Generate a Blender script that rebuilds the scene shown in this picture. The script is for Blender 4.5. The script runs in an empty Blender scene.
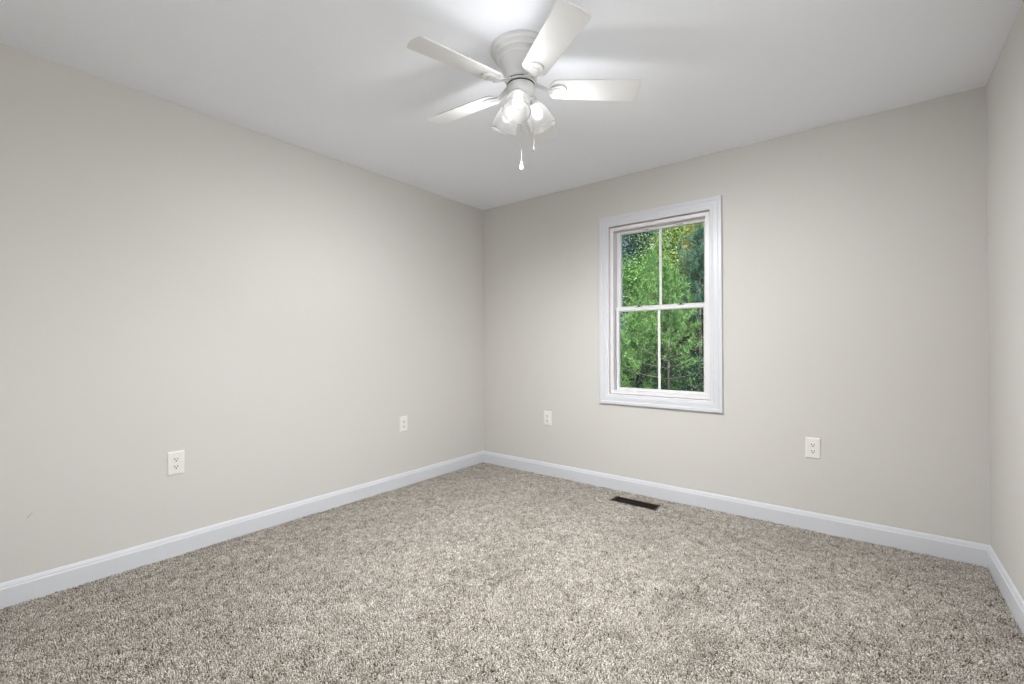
import bpy, bmesh, math, random
import numpy as np
from mathutils import Vector, Matrix

S = bpy.context.scene
C = S.collection
rad = math.radians

# ------------------------------------------------------------------ camera
cam = bpy.data.objects.new('camera', bpy.data.cameras.new('camera'))
C.objects.link(cam)
yaw, pitch, roll = -0.665182045, 0.00767835, -0.00291362
fw = Vector((math.sin(yaw) * math.cos(pitch), math.cos(yaw) * math.cos(pitch), math.sin(pitch)))
r0 = Vector((math.cos(yaw), -math.sin(yaw), 0)); u0 = r0.cross(fw)
rt = r0 * math.cos(roll) + u0 * math.sin(roll); up = u0 * math.cos(roll) - r0 * math.sin(roll)
M = Matrix((rt, up, -fw)).transposed().to_4x4(); M.translation = (2.95736, -3.31701, 1.12325)
cam.matrix_world = M
cam.data.sensor_fit = 'HORIZONTAL'; cam.data.sensor_width = 36.0
cam.data.lens = 456.452 / 1024 * 36.0
cam.data.clip_start = 0.01; cam.data.clip_end = 500
S.camera = cam

# ------------------------------------------------------------------ light, sky, exposure
S.view_settings.view_transform = 'Standard'; S.view_settings.look = 'None'
S.view_settings.gamma = 1.0; S.view_settings.use_curve_mapping = False
S.view_settings.exposure = 0.0
S.cycles.use_denoising = True
S.cycles.max_bounces = 14; S.cycles.diffuse_bounces = 8; S.cycles.transparent_max_bounces = 24
S.cycles.sample_clamp_indirect = 6.0
S.cycles.caustics_reflective = False; S.cycles.caustics_refractive = False
BULB = 3.0          # radiance of the three lamp bulbs
ADDED_BEAM = 92.0     # added spot by each shade's mouth, standing in for its bulb's beam
ADDED_GLOW = 2.8       # added spot floating beside each shade, standing in for its side glow
SKY = 0.30
SUN = 14.0
w = bpy.data.worlds.new('sky'); S.world = w; w.use_nodes = True
nt = w.node_tree; nt.nodes.clear()
sky = nt.nodes.new('ShaderNodeTexSky'); sky.sky_type = 'NISHITA'; sky.sun_disc = False
sky.sun_elevation = rad(50); sky.sun_rotation = rad(160); sky.altitude = 100
bg = nt.nodes.new('ShaderNodeBackground'); bg.inputs['Strength'].default_value = SKY
wo = nt.nodes.new('ShaderNodeOutputWorld')
nt.links.new(sky.outputs[0], bg.inputs['Color']); nt.links.new(bg.outputs[0], wo.inputs['Surface'])
sun = bpy.data.objects.new('sun', bpy.data.lights.new('sun', 'SUN')); C.objects.link(sun)
sun.data.energy = SUN; sun.data.angle = rad(2.0); sun.data.color = (1, .96, .88)
sun.rotation_euler = (rad(30), 0, rad(30))      # high, from behind the house

# added fill spot outside any fixture, bounced off the right-hand wall
fill_spot = bpy.data.objects.new('bounce_strobe', bpy.data.lights.new('bounce_strobe', 'SPOT')); C.objects.link(fill_spot)
fill_spot.location = (2.75, -2.60, 1.30); fill_spot.data.energy = 318; fill_spot.data.shadow_soft_size = .08
fill_spot.data.spot_size = rad(106); fill_spot.data.spot_blend = .6; fill_spot.data.color = (.93, .97, 1)
fill_spot.rotation_euler = (Vector((3.43, -2.60, 1.25)) - fill_spot.location).to_track_quat('-Z', 'Y').to_euler()

# ------------------------------------------------------------------ materials
def mat(name, col, rough=.5, bump=0, bscale=200, spec=.5, metal=0, var=0, vscale=3, emit=None):
    m = bpy.data.materials.new(name); m.use_nodes = True
    n = m.node_tree; b = n.nodes['Principled BSDF']
    b.inputs['Base Color'].default_value = (*col, 1); b.inputs['Roughness'].default_value = rough
    b.inputs['Specular IOR Level'].default_value = spec; b.inputs['Metallic'].default_value = metal
    tc = n.nodes.new('ShaderNodeTexCoord')
    if var:
        nz = n.nodes.new('ShaderNodeTexNoise'); nz.inputs['Scale'].default_value = vscale; nz.inputs['Detail'].default_value = 4
        mx = n.nodes.new('ShaderNodeMix'); mx.data_type = 'RGBA'
        mx.inputs[6].default_value = (*[c * (1 - var) for c in col], 1); mx.inputs[7].default_value = (*[min(1, c * (1 + var)) for c in col], 1)
        n.links.new(tc.outputs['Object'], nz.inputs['Vector']); n.links.new(nz.outputs['Fac'], mx.inputs[0]); n.links.new(mx.outputs[2], b.inputs['Base Color'])
    if bump:
        nz = n.nodes.new('ShaderNodeTexNoise'); nz.inputs['Scale'].default_value = bscale; nz.inputs['Detail'].default_value = 3
        bp = n.nodes.new('ShaderNodeBump'); bp.inputs['Strength'].default_value = bump; bp.inputs['Distance'].default_value = .002
        n.links.new(tc.outputs['Object'], nz.inputs['Vector']); n.links.new(nz.outputs['Fac'], bp.inputs['Height']); n.links.new(bp.outputs[0], b.inputs['Normal'])
    if emit:
        b.inputs['Emission Color'].default_value = (*emit[0], 1); b.inputs['Emission Strength'].default_value = emit[1]
    return m

WALL = mat('greige_wall_paint', (.62, .602, .575), .75, bump=.12, bscale=260, spec=.3, var=.012, vscale=2)
CEIL = mat('ceiling_paint', (.89, .91, .955), .85, bump=.1, bscale=180, spec=.2)
TRIM = mat('white_trim_paint', (.65, .665, .70), .38, bump=.03, bscale=60, spec=.5)
VINYL = mat('white_vinyl', (.76, .75, .76), .35, bump=.02, bscale=80)
GRILLE = mat('white_grille', (.80, .80, .79), .4, bump=.02, bscale=90)
FANW = mat('white_fan_enamel', (.71, .71, .71), .33, bump=.015, bscale=40)
BLADE = mat('white_blade_laminate', (.73, .73, .73), .42, bump=.02, bscale=120)
GAP = mat('dark_seam', (.03, .03, .03), .6, bump=.02)
STEEL = mat('chain_steel', (.24, .24, .235), .5, bump=.02)
KNOBG = mat('grey_knob', (.07, .07, .068), .35, bump=.02)
KNOBW = mat('white_knob', (.88, .88, .88), .3, bump=.02)
PLATE = mat('white_outlet_plastic', (.80, .785, .755), .35, bump=.02, bscale=90)
GAP_SHADE = mat('gap_shade_paint', (.10, .085, .095), .6, bump=.02)
SLOT = mat('outlet_slot', (.02, .02, .02), .7, bump=.02)
BRONZE = mat('bronze_register', (.035, .025, .018), .5, metal=.4, bump=.05, bscale=90, var=.3, vscale=30)
DUCT = mat('duct_dark', (.02, .018, .016), .8, bump=.03)
SCUFF = mat('scuff_mark', (.33, .31, .28), .9, bump=.05)
SIDING = mat('siding', (.7, .7, .68), .6, bump=.1, bscale=20)
BARK = mat('bark', (.10, .08, .065), .9, bump=.6, bscale=18, var=.35, vscale=14)
BARKG = mat('grey_bark', (.13, .115, .10), .9, bump=.6, bscale=18, var=.35, vscale=14)
SOIL = mat('forest_soil', (.05, .05, .028), .95, bump=.5, bscale=8, var=.5, vscale=4)
BACKING = mat('carpet_backing', (.20, .175, .145), .95, bump=.5, bscale=160, var=.25, vscale=90)
BULBM = mat('lit_bulb', (1, 1, 1), .4, emit=((.98, .985, 1), BULB))

def glass_mat():
    m = bpy.data.materials.new('window_glass'); m.use_nodes = True; n = m.node_tree; n.nodes.clear()
    o = n.nodes.new('ShaderNodeOutputMaterial'); t = n.nodes.new('ShaderNodeBsdfTransparent'); g = n.nodes.new('ShaderNodeBsdfGlossy')
    t.inputs[0].default_value = (.96, .98, .97, 1); g.inputs['Roughness'].default_value = .02
    f = n.nodes.new('ShaderNodeFresnel'); f.inputs['IOR'].default_value = 1.3
    mx = n.nodes.new('ShaderNodeMixShader')
    n.links.new(f.outputs[0], mx.inputs[0]); n.links.new(t.outputs[0], mx.inputs[1]); n.links.new(g.outputs[0], mx.inputs[2]); n.links.new(mx.outputs[0], o.inputs[0])
    return m
GLASS = glass_mat()

def shade_mat():
    m = bpy.data.materials.new('frosted_shade_glass'); m.use_nodes = True; n = m.node_tree; n.nodes.clear()
    o = n.nodes.new('ShaderNodeOutputMaterial'); t = n.nodes.new('ShaderNodeBsdfTransparent'); g = n.nodes.new('ShaderNodeBsdfGlossy')
    tl = n.nodes.new('ShaderNodeBsdfTranslucent'); d = n.nodes.new('ShaderNodeBsdfDiffuse')
    t.inputs[0].default_value = (.97, .97, .97, 1); tl.inputs[0].default_value = (.9, .9, .9, 1); d.inputs[0].default_value = (.85, .85, .85, 1)
    g.inputs['Roughness'].default_value = .12; g.inputs[0].default_value = (.9, .9, .9, 1)
    a = n.nodes.new('ShaderNodeMixShader'); a.inputs[0].default_value = .5
    b = n.nodes.new('ShaderNodeMixShader'); c = n.nodes.new('ShaderNodeMixShader'); c.inputs[0].default_value = .05
    lw = n.nodes.new('ShaderNodeLayerWeight'); lw.inputs[0].default_value = .5
    p = n.nodes.new('ShaderNodeMath'); p.operation = 'POWER'; p.inputs[1].default_value = 3.0
    ma = n.nodes.new('ShaderNodeMath'); ma.operation = 'MULTIPLY_ADD'; ma.inputs[1].default_value = .45; ma.inputs[2].default_value = .38   # share that scatters: more where seen edge-on
    n.links.new(lw.outputs['Facing'], p.inputs[0]); n.links.new(p.outputs[0], ma.inputs[0]); n.links.new(ma.outputs[0], b.inputs[0])
    n.links.new(tl.outputs[0], a.inputs[1]); n.links.new(d.outputs[0], a.inputs[2])
    n.links.new(t.outputs[0], b.inputs[1]); n.links.new(a.outputs[0], b.inputs[2])
    n.links.new(b.outputs[0], c.inputs[1]); n.links.new(g.outputs[0], c.inputs[2]); n.links.new(c.outputs[0], o.inputs[0])
    return m
SHADE = shade_mat()

def ramp_mat(name, stops, rough=.8, trans=0.0, source='island', spec=.2):
    """colour drawn per leaf / per tuft of yarn (each mesh island its own)"""
    m = bpy.data.materials.new(name); m.use_nodes = True; n = m.node_tree; b = n.nodes['Principled BSDF']
    b.inputs['Roughness'].default_value = rough; b.inputs['Specular IOR Level'].default_value = spec
    g = n.nodes.new('ShaderNodeNewGeometry'); r = n.nodes.new('ShaderNodeValToRGB')
    e = r.color_ramp.elements
    while len(e) < len(stops): e.new(.5)
    for k, (p, c) in enumerate(stops): e[k].position = p; e[k].color = (*c, 1)
    if source == 'island': n.links.new(g.outputs['Random Per Island'], r.inputs[0])
    else:
        at = n.nodes.new('ShaderNodeAttribute'); at.attribute_name = source; n.links.new(at.outputs['Fac'], r.inputs[0])
    n.links.new(r.outputs[0], b.inputs['Base Color'])
    if trans:
        o = n.nodes['Material Output']; t = n.nodes.new('ShaderNodeBsdfTranslucent'); mx = n.nodes.new('ShaderNodeMixShader'); mx.inputs[0].default_value = trans
        n.links.new(r.outputs[0], t.inputs[0]); n.links.new(b.outputs[0], mx.inputs[1]); n.links.new(t.outputs[0], mx.inputs[2]); n.links.new(mx.outputs[0], o.inputs[0])
    return m
YARN = ramp_mat('carpet_yarn', [(0, (.085, .068, .052)), (.2, (.22, .19, .155)), (.45, (.345, .312, .270)), (.75, (.45, .417, .372)), (1, (.64, .605, .56))], .95, source='yarn', spec=.05)

# ------------------------------------------------------------------ mesh helpers
class MB:
    def __init__(s): s.v = []; s.f = []; s.sm = []
    def add(s, vs, fs, smooth=False, M=None):
        o = len(s.v)
        for p in vs: s.v.append(tuple(M @ Vector(p)) if M is not None else tuple(p))
        for q in fs: s.f.append([i + o for i in q]); s.sm.append(smooth)
        return s
    def box(s, x0, x1, y0, y1, z0, z1, M=None, bev=0):
        if bev:
            bm = bmesh.new(); bmesh.ops.create_cube(bm, size=1)
            for v in bm.verts: v.co = Vector(((x0 + x1) / 2 + v.co.x * (x1 - x0), (y0 + y1) / 2 + v.co.y * (y1 - y0), (z0 + z1) / 2 + v.co.z * (z1 - z0)))
            bmesh.ops.bevel(bm, geom=bm.edges[:], offset=bev, segments=2, profile=.5, affect='EDGES')
            bm.verts.index_update()
            s.add([v.co[:] for v in bm.verts], [[v.index for v in f.verts] for f in bm.faces], False, M); bm.free(); return s
        v = [(x, y, z) for z in (z0, z1) for y in (y0, y1) for x in (x0, x1)]
        return s.add(v, [(0, 2, 3, 1), (4, 5, 7, 6), (0, 1, 5, 4), (2, 6, 7, 3), (0, 4, 6, 2), (1, 3, 7, 5)], False, M)
    def lathe(s, prof, n=48, M=None, smooth=True, closed=False):
        k = len(prof); vs = []
        for i in range(n):
            a = 2 * math.pi * i / n
            for r, z in prof: vs.append((r * math.cos(a), r * math.sin(a), z))
        fs = []
        for i in range(n):
            j = (i + 1) % n
            for q in range(k if closed else k - 1):
                q2 = (q + 1) % k
                fs.append((i * k + q, j * k + q, j * k + q2, i * k + q2))
        if not closed:
            if prof[0][0] > 1e-6: fs.append([i * k for i in range(n)][::-1])
            if prof[-1][0] > 1e-6: fs.append([i * k + k - 1 for i in range(n)])
        return s.add(vs, fs, smooth, M)
    def tube(s, pts, rads, n=10, M=None):
        pts = [Vector(p) for p in pts]; vs = []; fs = []
        if not hasattr(rads, '__len__'): rads = [rads] * len(pts)
        ref = None
        for i, p in enumerate(pts):
            t = (pts[min(i + 1, len(pts) - 1)] - pts[max(i - 1, 0)]).normalized()
            if ref is None: ref = t.orthogonal().normalized()
            ref = (ref - t * ref.dot(t)).normalized(); b = t.cross(ref)
            for j in range(n):
                a = 2 * math.pi * j / n; vs.append(p + (ref * math.cos(a) + b * math.sin(a)) * rads[i])
        for i in range(len(pts) - 1):
            for j in range(n): fs.append((i * n + j, i * n + (j + 1) % n, (i + 1) * n + (j + 1) % n, (i + 1) * n + j))
        fs.append(list(range(n))[::-1]); fs.append([(len(pts) - 1) * n + j for j in range(n)])
        return s.add(vs, fs, True, M)
    def prism(s, outline, z0, z1, M=None, bev=0):
        """outline in xy, extruded in z, bevelled rim (a chamfer of size bev at both faces)"""
        n = len(outline); cx = sum(p[0] for p in outline) / n; cy = sum(p[1] for p in outline) / n
        def inset(d):
            out = []
            for i, p in enumerate(outline):
                a = Vector(outline[i - 1]); b = Vector(p); c = Vector(outline[(i + 1) % n])
                t = ((b - a).normalized() + (c - b).normalized()).normalized(); nn = Vector((-t.y, t.x))
                out.append(b + nn * d)
            return out
        rings = [(outline, z0), (outline, z1)] if not bev else [(inset(bev), z0), (outline, z0 + bev), (outline, z1 - bev), (inset(bev), z1)]
        vs = [(p[0], p[1], z) for ring, z in rings for p in ring]; fs = []
        for k in range(len(rings) - 1):
            for i in range(n): fs.append((k * n + i, k * n + (i + 1) % n, (k + 1) * n + (i + 1) % n, (k + 1) * n + i))
        fs.append(list(range(n))[::-1]); fs.append([(len(rings) - 1) * n + i for i in range(n)])
        return s.add(vs, fs, False, M)
    def rect_sweep(s, x0, x1, z0, z1, prof, M=None):
        """closed profile of (offset outward, y) swept round a rectangle in xz with mitred corners"""
        k = len(prof); vs = []; fs = []
        for sx, sz, X, Z in ((-1, -1, x0, z0), (1, -1, x1, z0), (1, 1, x1, z1), (-1, 1, x0, z1)):
            for o, y in prof: vs.append((X + sx * o, y, Z + sz * o))
        for i in range(4):
            j = (i + 1) % 4
            for q in range(k): fs.append((i * k + q, j * k + q, j * k + (q + 1) % k, i * k + (q + 1) % k))
        return s.add(vs, fs, False, M)
    def build(s, name, m, parent=None, auto=None):
        me = bpy.data.meshes.new(name); me.from_pydata(s.v, [], s.f); me.update()
        bm = bmesh.new(); bm.from_mesh(me); bmesh.ops.recalc_face_normals(bm, faces=bm.faces[:]); bm.to_mesh(me); bm.free()
        me.polygons.foreach_set('use_smooth', s.sm)
        if auto is not None:
            me.polygons.foreach_set('use_smooth', [True] * len(me.polygons)); me.set_sharp_from_angle(angle=rad(auto))
        me.materials.append(m); o = bpy.data.objects.new(name, me); C.objects.link(o)
        if parent: o.parent = parent
        return o

def tag(o, label, cat, kind=None, group=None):
    o['label'] = label; o['category'] = cat
    if kind: o['kind'] = kind
    if group: o['group'] = group
    return o
def empty(name, loc, rz=0):
    o = bpy.data.objects.new(name, None); C.objects.link(o); o.location = loc; o.rotation_euler = (0, 0, rz); o.empty_display_size = .05
    return o

def big_mesh(name, verts, faces_flat, counts, m, parent=None, smooth=False, attr=None):
    """fast mesh from numpy arrays"""
    me = bpy.data.meshes.new(name)
    me.vertices.add(len(verts)); me.vertices.foreach_set('co', np.asarray(verts, np.float32).ravel())
    me.loops.add(len(faces_flat)); me.loops.foreach_set('vertex_index', np.asarray(faces_flat, np.int32))
    me.polygons.add(len(counts)); st = np.concatenate(([0], np.cumsum(counts)[:-1])).astype(np.int32)
    me.polygons.foreach_set('loop_start', st); me.polygons.foreach_set('loop_total', np.asarray(counts, np.int32))
    if smooth: me.polygons.foreach_set('use_smooth', np.ones(len(counts), bool))
    me.update(calc_edges=True)
    if attr:
        a = me.attributes.new(attr[0], 'FLOAT', 'POINT'); a.data.foreach_set('value', np.asarray(attr[1], np.float32))
    me.materials.append(m); o = bpy.data.objects.new(name, me); C.objects.link(o)
    if parent: o.parent = parent
    return o

# ------------------------------------------------------------------ room shell  (left wall x=0, window wall y=0)
W, H, D = 3.43, 2.44, 3.75
OX0, OX1, OZ0, OZ1 = 1.315, 2.111, .723, 2.076           # rough opening for the window
FZ = -.012                                                # carpet backing; the pile reaches z = 0
b = MB().box(-.15, 0, -D - .15, .14, -.3, H + .15)
wl = tag(b.build('wall_left', WALL), 'long bare greige wall on the left with two outlets', 'wall', 'structure')
b = MB()
b.box(0, OX0, 0, .14, -.3, H + .15); b.box(OX1, W, 0, .14, -.3, H + .15); b.box(OX0, OX1, 0, .14, -.3, OZ0); b.box(OX0, OX1, 0, .14, OZ1, H + .15)
tag(b.build('wall_back', WALL), 'greige wall that holds the window', 'wall', 'structure')
tag(MB().box(W, W + .15, -D - .15, .14, -.3, H + .15).build('wall_right', WALL), 'narrow strip of greige wall at the right edge', 'wall', 'structure')
tag(MB().box(0, W, -D - .15, -D, -.3, H + .15).build('wall_rear', WALL), 'greige wall behind the viewer', 'wall', 'structure')
tag(MB().box(0, W, -D, 0, H, H + .15).build('ceiling', CEIL), 'flat pale grey white ceiling above the fan', 'ceiling', 'structure')
VX0, VX1, VY0, VY1 = 1.457, 1.797, -.264, -.140           # floor register cut-out
b = MB()
b.box(0, VX0, -D, 0, -.3, FZ); b.box(VX1, W, -D, 0, -.3, FZ); b.box(VX0, VX1, -D, VY0, -.3, FZ); b.box(VX0, VX1, VY1, 0, -.3, FZ)
tag(b.build('floor', BACKING), 'room floor under the beige carpet', 'floor', 'structure')

# scratch on the left wall (wear of the wall itself)
b = MB().tube([(0, -3.049, .360), (.0006, -3.040, .371), (.0003, -3.028, .386)], [.0006, .0014, .0006], 6)
sc = b.build('scratch', SCUFF, wl); sc['label'] = 'small diagonal scratch in the paint'

# baseboards, mitred in the corners
BP = [(0, FZ), (.014, FZ), (.014, .078), (.0125, .083), (.0105, .084), (.0095, .092), (.0055, .102), (.003, .1045), (0, .1045)]
def baseboard(name, label, kind):
    k = len(BP); vs = []
    for end in (0, 1):
        for t, z in BP:
            if kind == 'left': vs.append((t, -t if end else -D + t, z))
            if kind == 'back': vs.append((W - t if end else t, -t, z))
            if kind == 'right': vs.append((W - t, -t if end else -D + t, z))
            if kind == 'rear': vs.append((W - t if end else t, -D + t, z))
    fs = [(q, k + q, k + (q + 1) % k, (q + 1) % k) for q in range(k)] + [list(range(k)), [k + q for q in range(k)][::-1]]
    tag(MB().add(vs, fs).build(name, TRIM), label, 'baseboard', 'structure')
baseboard('baseboard_left', 'white baseboard along the foot of the left wall', 'left')
baseboard('baseboard_back', 'white baseboard along the wall under the window', 'back')
baseboard('baseboard_right', 'short white baseboard at the foot of the right wall', 'right')
baseboard('baseboard_rear', 'white baseboard along the wall behind the viewer', 'rear')

# ------------------------------------------------------------------ window
win = tag(empty('window_1', (0, 0, 0)), 'white double hung window with four panes looking onto trees', 'window', 'structure')
IX0, IX1, IZ0, IZ1 = 1.327, 2.099, .735, 2.064
MB().rect_sweep(IX0, IX1, IZ0, IZ1, [(0, 0), (0, -.009), (.004, -.012), (.014, -.013), (.018, -.0155), (.046, -.0155), (.052, -.020), (.070, -.020), (.073, -.017), (.073, 0)]).build('casing', TRIM, win)
MB().rect_sweep(IX0, IX1, IZ0, IZ1, [(-.005, -.0085), (-.006, -.0075), (-.006, .055), (.012, .055), (.012, .001), (0, .001), (0, -.0085)]).build('jamb', VINYL, win)
MB().rect_sweep(1.330, 2.094, .737, 2.057, [(-.034, .012), (-.034, .125), (-.038, .135), (.0075, .135), (.0075, .0555), (-.0075, .0555), (-.0075, .012)]).build('window_frame', VINYL, win)
def sash(name, x0, x1, z0, z1, y0, y1, st):
    s = MB().rect_sweep(x0, x1, z0, z1, [(0, y0 + .008), (.006, y0 + .001), (.009, y0), (st, y0), (st, y1), (.009, y1), (0, y1 - .006)]).build(name, VINYL, win)
    ym = (y0 + y1) / 2 + .002
    p = MB().box(x0 - .004, x1 + .004, ym - .0025, ym + .0025, z0 - .004, z1 + .004).build('pane', GLASS, s)
    xm = (x0 + x1) / 2
    MB().box(xm - .0095, xm + .0095, ym - .0075, ym - .003, z0, z1, bev=.0015).build('grille_bar', GRILLE, s)
    return s
lo = sash('sash', 1.391, 2.030, .790, 1.387, .055, .083, .029)
hi = sash('sash', 1.394, 2.028, 1.428, 2.004, .086, .121, .033)
MB().box(1.3623, 1.3685, .0540, .0552, .764, 1.405).build('painted_gap_shade', GAP_SHADE, win)  # dark strip: painted shade of the gap beside the lower sash
lo['label'] = 'lower sash'; hi['label'] = 'upper sash set further out'
for x in (1.55, 1.87):       # cam locks on the meeting rail
    b = MB().box(x - .022, x + .022, .058, .080, 1.4155, 1.4205, bev=.001)
    b.lathe([(.0, .0), (.009, .0), (.009, .007), (.006, .010), (0, .010)], 16, Matrix.Translation((x, .069, 1.4205)))
    b.box(x - .004, x + .024, .064, .069, 1.4255, 1.4295, bev=.0008)
    b.build('sash_lock', KNOBG, win)
for x in (1.60, 1.86):       # finger slots in the head of the upper sash
    MB().box(x - .024, x + .024, .0850, .0862, 2.0125, 2.0155).build('vent_latch', KNOBG, win)

# ------------------------------------------------------------------ wall outlets
def outlet(loc, rz, label):
    t = tag(empty('wall_outlet', loc, rz), label, 'outlet', group='duplex outlets low on the walls')
    # local frame: plate in xz, room side is -y
    b = MB(); w_, h_ = .039, .0625
    def ring(d, y): return [(-w_ + d, y, -h_ + d), (w_ - d, y, -h_ + d), (w_ - d, y, h_ - d), (-w_ + d, y, h_ - d)]
    vs = ring(0, 0) + ring(0, -.0025) + ring(.004, -.0060) + ring(.008, -.0066)
    fs = [(k * 4 + i, k * 4 + (i + 1) % 4, k * 4 + 4 + (i + 1) % 4, k * 4 + 4 + i) for k in range(3) for i in range(4)] + [(3, 2, 1, 0), (12, 13, 14, 15)]
    b.add(vs, fs).build('cover_plate', PLATE, t)
    R = Matrix.Rotation(rad(90), 4, 'X')          # xy outline -> xz, extruded towards -y
    for dz in (.0195, -.0195):
        ol = []
        for i in range(32):
            a = 2 * math.pi * i / 32; ol.append((.0168 * math.cos(a), max(-.0135, min(.0135, .0168 * math.sin(a)))))
        rc = MB().prism(ol, .006, .0086, Matrix.Translation((0, 0, dz)) @ R, bev=.0006).build('receptacle', PLATE, t)
        for x0, hh in ((-.0066, .0046), (.0066, .0038)):
            MB().box(x0 - .0018, x0 + .0018, -.0090, -.0080, dz + .0035 - hh, dz + .0035 + hh).build('slot', SLOT, rc)
        g = [(.0036 * math.cos(2 * math.pi * i / 16), .0036 * math.sin(2 * math.pi * i / 16)) for i in range(16)]
        MB().prism(g, .0080, .0089, Matrix.Translation((0, 0, dz - .0075)) @ R).build('ground_hole', SLOT, rc)
    g = [(.003 * math.cos(2 * math.pi * i / 16), .003 * math.sin(2 * math.pi * i / 16)) for i in range(16)]
    MB().prism(g, .0064, .0078, R, bev=.0004).build('screw', PLATE, t)
outlet((0, -2.495, .494), rad(90), 'larger looking white duplex outlet on the left wall, the one nearest the viewer')
outlet((0, -.965, .495), rad(90), 'small white duplex outlet at the far end of the left wall near the room corner')
outlet((.749, 0, .490), 0, 'small white duplex outlet on the window wall between the room corner and the window')
outlet((2.680, 0, .495), 0, 'white duplex outlet on the window wall to the right of the window')

# ------------------------------------------------------------------ floor register
rg = tag(empty('floor_register', ((VX0 + VX1) / 2, (VY0 + VY1) / 2, FZ)), 'dark bronze floor register sunk in the carpet below the window', 'floor vent')
hx, hy = (VX1 - VX0) / 2 - .001, (VY1 - VY0) / 2 - .001
Rx = Matrix.Rotation(rad(90), 4, 'X')
MB().rect_sweep(-hx + .014, hx - .014, -hy + .014, hy - .014, [(0, -.0), (0, -.006), (.003, -.008), (.011, -.008), (.014, -.005), (.014, .0)], Matrix.Rotation(rad(-90), 4, 'X') @ Matrix.Scale(1, 4)).build('frame', BRONZE, rg)
ix, iy = hx - .014, hy - .014
b = MB()
b.box(-ix - .002, ix + .002, -iy - .002, -iy, -.12, -.001); b.box(-ix - .002, ix + .002, iy, iy + .002, -.12, -.001)
b.box(-ix - .002, -ix, -iy, iy, -.12, -.001); b.box(ix, ix + .002, -iy, iy, -.12, -.001); b.box(-ix, ix, -iy, iy, -.122, -.12)
b.build('duct_boot', DUCT, rg)
nb = 22
for i in range(nb):
    x = -ix + (i + .5) * 2 * ix / nb
    MB().box(-.001, .001, -iy, iy, -.006, .006, Matrix.Translation((x, 0, -.003)) @ Matrix.Rotation(rad(28), 4, 'Y')).build('louver', BRONZE, rg)
MB().box(-ix, ix, -.002, .002, -.004, .002).build('cross_bar', BRONZE, rg)

# ------------------------------------------------------------------ carpet pile: short twisted tufts of beige yarn
def carpet():
    rng = np.random.default_rng(7)
    sp = .0056; e = .016
    gx, gy = np.meshgrid(np.arange(e, W - e, sp), np.arange(-D + e, -e, sp))
    P = np.stack([gx.ravel(), gy.ravel()], 1) + rng.uniform(-.45, .45, (gx.size, 2)) * sp
    P[:, 0] = np.clip(P[:, 0], e, W - e); P[:, 1] = np.clip(P[:, 1], -D + e, -e)
    keep = ~((P[:, 0] > VX0 - .004) & (P[:, 0] < VX1 + .004) & (P[:, 1] > VY0 - .004) & (P[:, 1] < VY1 + .004))
    P = P[keep]; n = len(P)
    def noise(P, s, seed):      # smooth value noise for the way the pile lies
        r = np.random.default_rng(seed); G = r.standard_normal((128, 128)); q = (P + 10) / s
        i = np.floor(q).astype(int); f = q - i; f = f * f * (3 - 2 * f); i %= 127
        return (G[i[:, 0], i[:, 1]] * (1 - f[:, 0]) + G[i[:, 0] + 1, i[:, 1]] * f[:, 0]) * (1 - f[:, 1]) + (G[i[:, 0], i[:, 1] + 1] * (1 - f[:, 0]) + G[i[:, 0] + 1, i[:, 1] + 1] * f[:, 0]) * f[:, 1]
    lean = np.stack([noise(P, .045, 1), noise(P, .045, 2)], 1) * .0016 + np.stack([noise(P, .16, 3), noise(P, .16, 4)], 1) * .0014 + rng.normal(0, .0026, (n, 2))
    h = .0120 + rng.normal(0, .0013, n) + .0013 * noise(P, .05, 5); h = np.clip(h, .006, .018)
    rr = rng.uniform(.0023, .0034, n); a0 = rng.uniform(0, 6.28, n)
    k = 4
    V = np.zeros((n, 2 * k + 1, 3), np.float32)
    for j in range(k):
        a = a0 + j * 2 * np.pi / k
        V[:, j, 0] = P[:, 0] + rr * .75 * np.cos(a); V[:, j, 1] = P[:, 1] + rr * .75 * np.sin(a); V[:, j, 2] = FZ
        a2 = a + .9
        V[:, k + j, 0] = P[:, 0] + lean[:, 0] * .7 + rr * np.cos(a2); V[:, k + j, 1] = P[:, 1] + lean[:, 1] * .7 + rr * np.sin(a2); V[:, k + j, 2] = FZ + h * .84
    V[:, 2 * k, 0] = P[:, 0] + lean[:, 0] * 1.25; V[:, 2 * k, 1] = P[:, 1] + lean[:, 1] * 1.25; V[:, 2 * k, 2] = FZ + h
    V[:, :, 0] = np.clip(V[:, :, 0], .0145, W - .0145); V[:, :, 1] = np.clip(V[:, :, 1], -D + .0145, -.0145)
    fq = np.array([[j, (j + 1) % k, k + (j + 1) % k, k + j] for j in range(k)]).ravel()
    ft = np.array([[k + j, k + (j + 1) % k, 2 * k] for j in range(k)]).ravel()
    one = np.concatenate([fq, ft]); base = np.arange(n)[:, None] * (2 * k + 1)
    flat = (base + one[None, :]).ravel(); cnt = np.tile(np.array([4] * k + [3] * k), n)
    col = np.clip(rng.beta(2.5, 1.75, n) + .10 * noise(P, .022, 6), 0, 1)
    o = big_mesh('carpet_pile', V.reshape(-1, 3), flat, cnt, YARN, smooth=True, attr=('yarn', np.repeat(col, 2 * k + 1)))
    tag(o, 'speckled beige and taupe frieze carpet covering the whole floor', 'carpet', 'stuff')
carpet()

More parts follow.
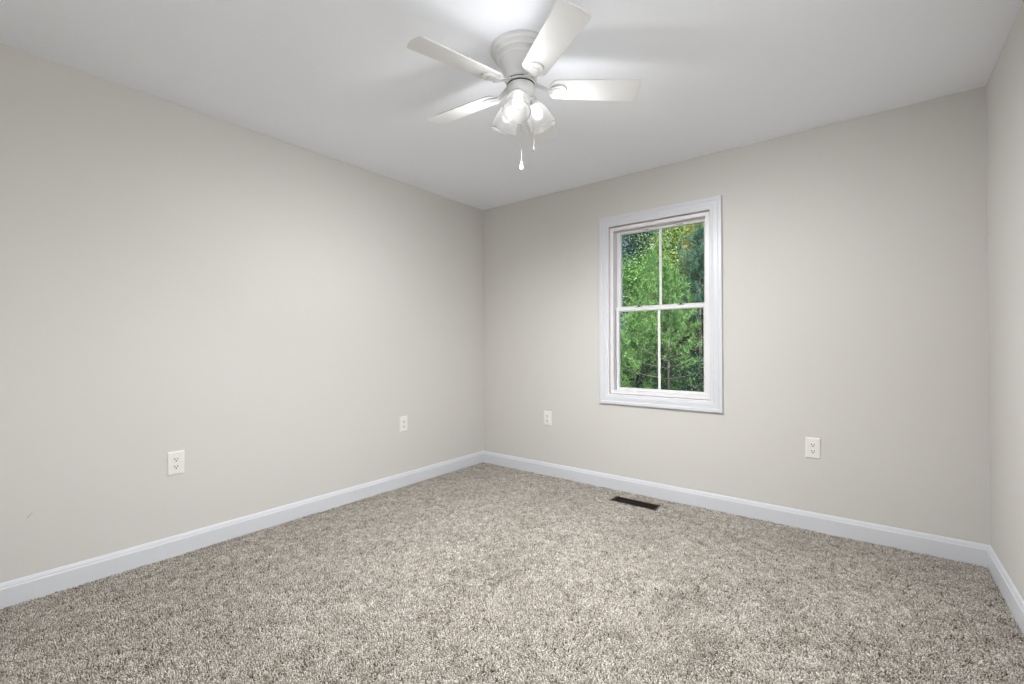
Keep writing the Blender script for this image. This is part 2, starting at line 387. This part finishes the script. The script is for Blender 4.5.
# ------------------------------------------------------------------ ceiling fan
FX, FY = 1.741, -1.697
fan = tag(empty('ceiling_fan', (FX, FY, H)), 'white five blade ceiling fan with three lit glass shades', 'ceiling fan')
def Z(z): return z - H                     # heights are given in the room, parts live in the fan's frame
b = MB().lathe([(0, 0), (.134, 0), (.135, Z(2.437)), (.135, Z(2.426)), (.132, Z(2.422)), (.1235, Z(2.420)), (.1230, Z(2.409)), (.1215, Z(2.4035)), (.1180, Z(2.4005)), (.1145, Z(2.4015)), (.1120, Z(2.4045)),
                (.1085, Z(2.4035)), (.1070, Z(2.394)), (.1040, Z(2.3855)), (.1000, Z(2.382)), (.0945, Z(2.3815)), (.0930, Z(2.376)), (.0895, Z(2.362)), (.083, Z(2.345)), (.0755, Z(2.328)), (.0695, Z(2.316)), (.0685, Z(2.309)), (.0720, Z(2.306)), (.0715, Z(2.300)), (.064, Z(2.2965)), (0, Z(2.296))], 72)
b.build('housing', FANW, fan, auto=24)
MB().lathe([(0, Z(2.296)), (.0625, Z(2.296)), (.0625, Z(2.291)), (0, Z(2.291))], 48).build('seam_ring', GAP, fan, auto=40)
MB().lathe([(0, Z(2.291)), (.064, Z(2.291)), (.066, Z(2.289)), (.066, Z(2.285)), (.060, Z(2.283)), (0, Z(2.283))], 60).build('blade_hub', FANW, fan, auto=40)
MB().lathe([(0, Z(2.283)), (.0605, Z(2.283)), (.0605, Z(2.276)), (0, Z(2.276))], 48).build('seam_ring', GAP, fan, auto=40)
MB().lathe([(0, Z(2.276)), (.060, Z(2.276)), (.061, Z(2.2735)), (.061, Z(2.246)), (.058, Z(2.238)), (.050, Z(2.230)), (.044, Z(2.226)), (.040, Z(2.205)), (.033, Z(2.194)), (.018, Z(2.188)), (.012, Z(2.184)), (0, Z(2.183))], 60).build('light_fitter', FANW, fan, auto=38)

def rounded(pts_r):
    """outline from (x, y, corner radius) corners"""
    out = []; n = len(pts_r)
    for i, (x, y, r) in enumerate(pts_r):
        p = Vector((x, y)); a = (Vector(pts_r[i - 1][:2]) - p).normalized(); c = (Vector(pts_r[(i + 1) % n][:2]) - p).normalized()
        ang = a.angle(c); d = r / math.tan(ang / 2); s0 = p + a * d; s1 = p + c * d
        ctr = p + (a + c).normalized() * (r / math.sin(ang / 2))
        t0 = math.atan2(*(s0 - ctr).yx); t1 = math.atan2(*(s1 - ctr).yx)
        dt = (t1 - t0 + math.pi) % (2 * math.pi) - math.pi
        for k in range(9): t = t0 + dt * k / 8; out.append((ctr.x + r * math.cos(t), ctr.y + r * math.sin(t)))
    return out
BL = rounded([(.128, -.030, .012), (.146, -.055, .022), (.519, -.0675, .016), (.533, 0, .2), (.519, .0675, .016), (.146, .055, .022), (.128, .030, .012)])
PITCH = rad(12)
ZB = 2.264
proto = []
def make_blade(az):
    T = Matrix.Translation((0, 0, Z(ZB))) @ Matrix.Rotation(-PITCH, 4, 'X')
    bl = MB().prism(BL, 0, .0058, T, bev=.0014).build('blade', BLADE, fan)
    # bracket: arm out of the hub and a raised leaf shaped foot under the blade
    b = MB()
    sec = [(.052, .0225, 2.2865), (.070, .019, 2.2850), (.086, .0135, 2.2790), (.104, .0115, 2.2700), (.122, .013, 2.2610), (.140, .020, 2.2560)]
    vs = []
    for x, hw, z in sec: vs += [(x, -hw, Z(z) - .0035), (x, hw, Z(z) - .0035), (x, hw * .8, Z(z) + .003), (x, -hw * .8, Z(z) + .003)]
    fs = [(k * 4 + i, k * 4 + (i + 1) % 4, k * 4 + 4 + (i + 1) % 4, k * 4 + 4 + i) for k in range(len(sec) - 1) for i in range(4)] + [(3, 2, 1, 0), tuple(len(sec) * 4 - 4 + i for i in range(4))]
    b.add(vs, fs)
    leaf = []
    for k in range(28):
        t = 2 * math.pi * k / 28; c_, s_ = math.cos(t), math.sin(t)
        leaf.append((.168 + .037 * c_, .0385 * s_ * (1 - .25 * (1 - c_) * .5)))
    b.prism(leaf, -.0085, 0, T, bev=.003)
    inner = [(.160 + .021 * math.cos(2 * math.pi * k / 20), .020 * math.sin(2 * math.pi * k / 20)) for k in range(20)]
    b.prism(inner, -.0125, -.008, T, bev=.002)
    br = b.build('blade_bracket', FANW, bl)
    for y in (-.020, .020):
        MB().lathe([(0, -.0115), (.0025, -.011), (.0042, -.0095), (.0042, -.008), (0, -.008)], 12, T @ Matrix.Translation((.180, y, 0))).build('screw', FANW, bl)
    return bl
for i in range(5):
    if i == 0:
        bl = make_blade(0); proto = [bl] + list(bl.children)
    else:
        bl = proto[0].copy(); C.objects.link(bl); bl.parent = fan
        for ch in proto[1:]:
            c_ = ch.copy(); C.objects.link(c_); c_.parent = bl
    bl.rotation_euler = (0, 0, rad(39.8 + 72 * i))

# three sockets with bell shades and lit bulbs
SH = [(.0165, 0), (.0205, .004), (.0228, .012), (.0275, .021), (.0370, .033), (.0450, .048), (.0505, .066), (.0540, .086), (.0570, .106), (.0590, .122), (.0612, .1255), (.0618, .128), (.0606, .130)]
prof = SH + [(r - .0028, z) for r, z in SH[::-1]]
def arm(az, tilt=27):
    ax = Matrix.Rotation(rad(az), 4, 'Z') @ Matrix.Translation((.046, 0, Z(2.232))) @ Matrix.Rotation(rad(180 - tilt), 4, 'Y')
    # local +z of ax points outward and down along the shade's axis
    s = MB().lathe([(0, -.016), (.012, -.016), (.0135, -.006), (.0155, .0), (.021, .003), (.0235, .007), (.0235, .012), (.0190, .0125), (.0190, .018), (.0215, .023), (.0243, .029), (.0248, .036), (.0237, .036), (.0228, .029), (.0200, .023), (.0150, .016), (0, .016)], 32, ax).build('light_socket', FANW, fan, auto=40)
    MB().lathe(prof, 48, ax @ Matrix.Translation((0, 0, .010)), closed=True).build('lamp_shade', SHADE, s, auto=60)
    MB().lathe([(0, .0165), (.012, .0165), (.0125, .036), (.0140, .042), (.0180, .050), (.0215, .059), (.0232, .070), (.0224, .080), (.0185, .089), (.011, .0945), (.005, .0966), (0, .097)], 32, ax).build('bulb', BULBM, s, auto=80)
for az in (-63, 57, 177): arm(az)
for az, share in ((-63, 1.25), (57, 1.2), (177, .95)):      # spots added at the shade mouths as the bulbs' beams
    ax = fan.matrix_world @ Matrix.Translation((FX, FY, H)) @ Matrix.Rotation(rad(az), 4, 'Z') @ Matrix.Translation((.046, 0, Z(2.232))) @ Matrix.Rotation(rad(180 - 27), 4, 'Y')
    lp = bpy.data.objects.new('shade_beam', bpy.data.lights.new('shade_beam', 'SPOT')); C.objects.link(lp)
    lp.data.energy = ADDED_BEAM * share; lp.data.spot_size = rad(165); lp.data.spot_blend = 1.0; lp.data.shadow_soft_size = .004; lp.data.color = (.97, .985, 1)
    lp.matrix_world = ax @ Matrix.Translation((0, 0, .152)) @ Matrix.Rotation(math.pi, 4, 'X')

for az in (-63, 57, 177):                   # spots added in the air outside the shades for their glow
    lp = bpy.data.objects.new('shade_glow', bpy.data.lights.new('shade_glow', 'SPOT')); C.objects.link(lp)
    lp.data.energy = ADDED_GLOW; lp.data.spot_size = rad(150); lp.data.spot_blend = 1.0; lp.data.shadow_soft_size = .035; lp.data.color = (.98, .985, 1)
    dv = Vector((math.cos(rad(az)), math.sin(rad(az)), 0))
    lp.location = Vector((FX, FY, 2.125)) + dv * .182; lp.rotation_euler = (dv * .62 + Vector((0, 0, .78))).to_track_quat('-Z', 'Y').to_euler()

# two pull chains
def chain(dx, dy, z0, z1, knob, kz=1.0):
    b = MB(); n = int((z0 - z1) / .0046)
    for i in range(n):
        z = z0 - (z0 - z1) * (i + .5) / n
        b.lathe([(0, -.0018), (.0013, -.0012), (.0018, 0), (.0013, .0012), (0, .0018)], 6, Matrix.Translation((dx, dy, Z(z))))
    b.tube([(dx, dy, Z(z0)), (dx, dy, Z(z1))], .0006, 6)
    c_ = b.build('pull_chain', STEEL, fan)
    k = MB().lathe([(0, 0), (.0018, -.001), (.0026, -.006), (.0048, -.015), (.0078, -.024), (.0086, -.030), (.0070, -.0365), (.0035, -.040), (0, -.041)], 20, Matrix.Translation((dx, dy, Z(z1))) @ Matrix.Diagonal((.85 * kz + .1, .85 * kz + .1, kz, 1))).build('pull_knob', knob, c_)
    k['label'] = 'white teardrop knob' if knob is KNOBW else 'grey teardrop knob'
rx, ry = math.cos(yaw), -math.sin(yaw)
chain(.003 * rx - .2 * .05, .003 * ry + .2 * .05, 2.19, 1.948, KNOBW)
chain(.055 * rx, .055 * ry, 2.245, 2.008, KNOBG, .5)

# ------------------------------------------------------------------ outside: ground and trees
tag(MB().box(-40, 40, .16, 60, -.7, -.6).build('ground', SOIL), 'leaf strewn ground under the trees outside', 'ground', 'structure')

def leaves_mesh(name, cent, size, m, parent, rng, droop=.3):
    """one small folded diamond per leaf"""
    n = len(cent)
    d = rng.normal(size=(n, 3)); d[:, 2] -= droop; d /= np.linalg.norm(d, axis=1)[:, None]
    q = rng.normal(size=(n, 3)); q[:, 2] *= .4; s = np.cross(d, q); s /= np.linalg.norm(s, axis=1)[:, None]
    nn = np.cross(d, s); L = (size * rng.uniform(.6, 1.25, n))[:, None]
    V = np.stack([cent, cent + d * L * .5 + s * L * .33 + nn * L * .08, cent + d * L, cent + d * L * .5 - s * L * .33 + nn * L * .08], 1)
    flat = (np.arange(n)[:, None] * 4 + np.array([0, 1, 2, 0, 2, 3])).ravel()
    return big_mesh(name, V.reshape(-1, 3), flat, np.full(2 * n, 3), m, parent)

LEAFMATS = {
    'mid': ramp_mat('leaf_mid_green', [(0, (.03, .09, .025)), (.5, (.09, .22, .055)), (.85, (.19, .36, .10)), (1, (.36, .48, .16))], .55, .35, spec=.4),
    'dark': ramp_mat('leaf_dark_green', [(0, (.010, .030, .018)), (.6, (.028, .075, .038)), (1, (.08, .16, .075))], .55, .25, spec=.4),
    'blue': ramp_mat('leaf_grey_green', [(0, (.03, .07, .05)), (.5, (.09, .16, .115)), (1, (.25, .34, .28))], .55, .25, spec=.4),
    'yellow': ramp_mat('leaf_yellow_green', [(0, (.07, .15, .03)), (.5, (.19, .32, .06)), (.9, (.34, .43, .11)), (1, (.50, .42, .14))], .55, .4, spec=.4),
    'rust': ramp_mat('leaf_turning', [(0, (.14, .20, .05)), (.55, (.28, .32, .09)), (1, (.55, .33, .15))], .55, .4, spec=.4),
}
NEED = {
    'light': ramp_mat('needle_light_green', [(0, (.06, .16, .04)), (.5, (.155, .33, .09)), (1, (.36, .53, .21))], .55, .25, spec=.4),
    'deep': ramp_mat('needle_deep_green', [(0, (.03, .09, .06)), (.5, (.08, .19, .12)), (1, (.19, .33, .23))], .55, .25, spec=.4),
}
def leafy_tree(x, y, h, r, z0, kind, n, size, seed, label, cat='tree', name='leafy_tree', squash=1.0, bark=None):
    rng = np.random.default_rng(seed)
    t = tag(empty(name, (x, y, -.6)), label, cat)
    b = MB(); top = h * .9
    pts = [(0.05 * math.sin(3 * k + seed) * k * .4, 0.05 * math.cos(2 * k + seed) * k * .4, top * k / 6) for k in range(7)]
    b.tube(pts, [max(.012, .035 * h / 4 * (1 - k / 7)) for k in range(7)], 8); b.build('trunk', bark or BARK, t)
    cc = np.array([0, 0, (z0 + h) / 2]); R = np.array([r, r, (h - z0) / 2])
    nc = max(12, int(n / 330)); cl = rng.normal(size=(nc, 3)); cl /= np.linalg.norm(cl, axis=1)[:, None]
    cl = cc + cl * R * rng.uniform(.35, .95, (nc, 1)) ** .6
    for k in range(min(nc, 14)):
        e = cl[k]; s = max(.25 * h, min(top * .95, e[2] * .8)); 
        MB().tube([(0, 0, s), ((e[0]) * .5, e[1] * .5, (s + e[2]) / 2 + .06), tuple(e)], [.018 * h / 4, .012 * h / 4, .004], 5).build('branch', bark or BARK, t)
    idx = rng.integers(0, nc, n); p = cl[idx] + rng.normal(size=(n, 3)) * np.array([r, r, (h - z0) / 2 * squash]) * .135
    leaves_mesh('foliage', p, size, LEAFMATS[kind], t, rng)
    return t
def pine_tree(x, y, h, r, z0, kind, seed, label, whorls=11, per=7, bare=0.0, nlen=.15, ntuft=44, dens=1.0):
    rng = np.random.default_rng(seed)
    t = tag(empty('pine_tree', (x, y, -.6)), label, 'tree')
    MB().tube([(0, 0, 0), (.01, .01, h * .4), (0, .02, h * .75), (0, 0, h)], [.0105 * h, .008 * h, .004 * h, .005], 8).build('trunk', BARKG, t)
    V = []; 
    for wv in range(whorls):
        f = wv / (whorls - 1); z = z0 + (h * .96 - z0) * f; L = r * (1 - f) ** .75 + .08
        for k in range(per):
            a = 2 * math.pi * (k + rng.uniform(-.25, .25)) / per + wv * 1.1; L2 = L * rng.uniform(.75, 1.1); rise = .25 + .55 * f
            pts = [Vector((0, 0, z)), Vector((math.cos(a) * L2 * .5, math.sin(a) * L2 * .5, z + L2 * rise * .35)), Vector((math.cos(a) * L2, math.sin(a) * L2, z + L2 * rise))]
            if f < bare and rng.uniform() < .62: continue
            MB().tube(pts, [.0028 * h * (1 - f) + .003, .0018 * h * (1 - f) + .002, .002], 5).build('branch', BARK, t) if wv * per + k < 90 else None
            if f < bare and rng.uniform() < .55: continue
            m_ = max(2, int(L2 / .17 * dens))
            for q in range(m_):
                u = .38 + .62 * (q + .8) / m_
                c = pts[0].lerp(pts[1], u * 2) if u < .5 else pts[1].lerp(pts[2], u * 2 - 1)
                o = np.array(c) + rng.normal(size=3) * .07
                ax = np.array((math.cos(a) * .45, math.sin(a) * .45, .9)) + rng.normal(size=3) * .22; V.append((o, ax / np.linalg.norm(ax)))
    for q in range(4): V.append((np.array((0, 0, h - .1 + .08 * q)), np.array((0, 0, 1.))))
    zb = z0 + (h - z0) * (.30 + bare * .3)
    for q in range(int((h - zb) * 34)):          # short inner shoots that hide the upper stem
        f = rng.uniform(0, 1); a = rng.uniform(0, 6.28); rr = rng.uniform(.05, .30) * (1 - .6 * f)
        ax = np.array((math.cos(a) * .5, math.sin(a) * .5, .8)); V.append((np.array((math.cos(a) * rr, math.sin(a) * rr, zb + (h - zb) * f)), ax / np.linalg.norm(ax)))
    O = np.array([v[0] for v in V]); A = np.array([v[1] for v in V]); nT = len(O)
    O = np.repeat(O, ntuft, 0); A = np.repeat(A, ntuft, 0); n = len(O)
    O = O + A * rng.uniform(-.10, .09, (n, 1))
    d = rng.normal(size=(n, 3)) * .50 + A * .72; d /= np.linalg.norm(d, axis=1)[:, None]
    s = np.cross(d, rng.normal(size=(n, 3))); s /= np.linalg.norm(s, axis=1)[:, None]
    L = nlen * rng.uniform(.7, 1.15, (n, 1)); wd = .0055
    P = np.stack([O - s * wd, O + s * wd, O + d * L], 1)
    big_mesh('needles', P.reshape(-1, 3), np.arange(3 * n), np.full(n, 3), NEED[kind], t)
    return t
# position from the view through the window: trees stand six to twenty metres off
pine_tree(-.85, 7.6, 3.6, 1.05, .9, 'light', 11, 'light green young pine seen through the right-hand panes, nearest the window', bare=.4)
pine_tree(-1.95, 8.2, 2.5, 1.0, .3, 'light', 12, 'short bright young pine low in the left-hand panes')
pine_tree(-.85, 10.2, 5.0, 1.3, 2.0, 'deep', 13, 'blue green taller pine at the right edge of the window view', bare=.1)
pine_tree(-2.0, 9.6, 4.3, 1.15, .5, 'light', 14, 'light green pine behind the centre bar of the window', bare=.0)
leafy_tree(-3.0, 9.3, 3.1, 1.0, .3, 'blue', 18000, 0.058, 21, 'grey green leafy shrub at the left edge of the window view', 'shrub', 'leafy_shrub')
leafy_tree(-3.5, 11.6, 4.7, 1.6, 1.8, 'mid', 28000, 0.071, 22, 'mid green leafy tree in the upper left pane')
leafy_tree(-1.2, 12.4, 6.6, 1.9, 2.0, 'yellow', 30000, 0.071, 23, 'yellow green leafy tree high in the upper right pane')
leafy_tree(-.72, 11.2, 5.9, .85, 3.3, 'rust', 16000, 0.068, 24, 'leafy tree turning orange at the top right of the view')
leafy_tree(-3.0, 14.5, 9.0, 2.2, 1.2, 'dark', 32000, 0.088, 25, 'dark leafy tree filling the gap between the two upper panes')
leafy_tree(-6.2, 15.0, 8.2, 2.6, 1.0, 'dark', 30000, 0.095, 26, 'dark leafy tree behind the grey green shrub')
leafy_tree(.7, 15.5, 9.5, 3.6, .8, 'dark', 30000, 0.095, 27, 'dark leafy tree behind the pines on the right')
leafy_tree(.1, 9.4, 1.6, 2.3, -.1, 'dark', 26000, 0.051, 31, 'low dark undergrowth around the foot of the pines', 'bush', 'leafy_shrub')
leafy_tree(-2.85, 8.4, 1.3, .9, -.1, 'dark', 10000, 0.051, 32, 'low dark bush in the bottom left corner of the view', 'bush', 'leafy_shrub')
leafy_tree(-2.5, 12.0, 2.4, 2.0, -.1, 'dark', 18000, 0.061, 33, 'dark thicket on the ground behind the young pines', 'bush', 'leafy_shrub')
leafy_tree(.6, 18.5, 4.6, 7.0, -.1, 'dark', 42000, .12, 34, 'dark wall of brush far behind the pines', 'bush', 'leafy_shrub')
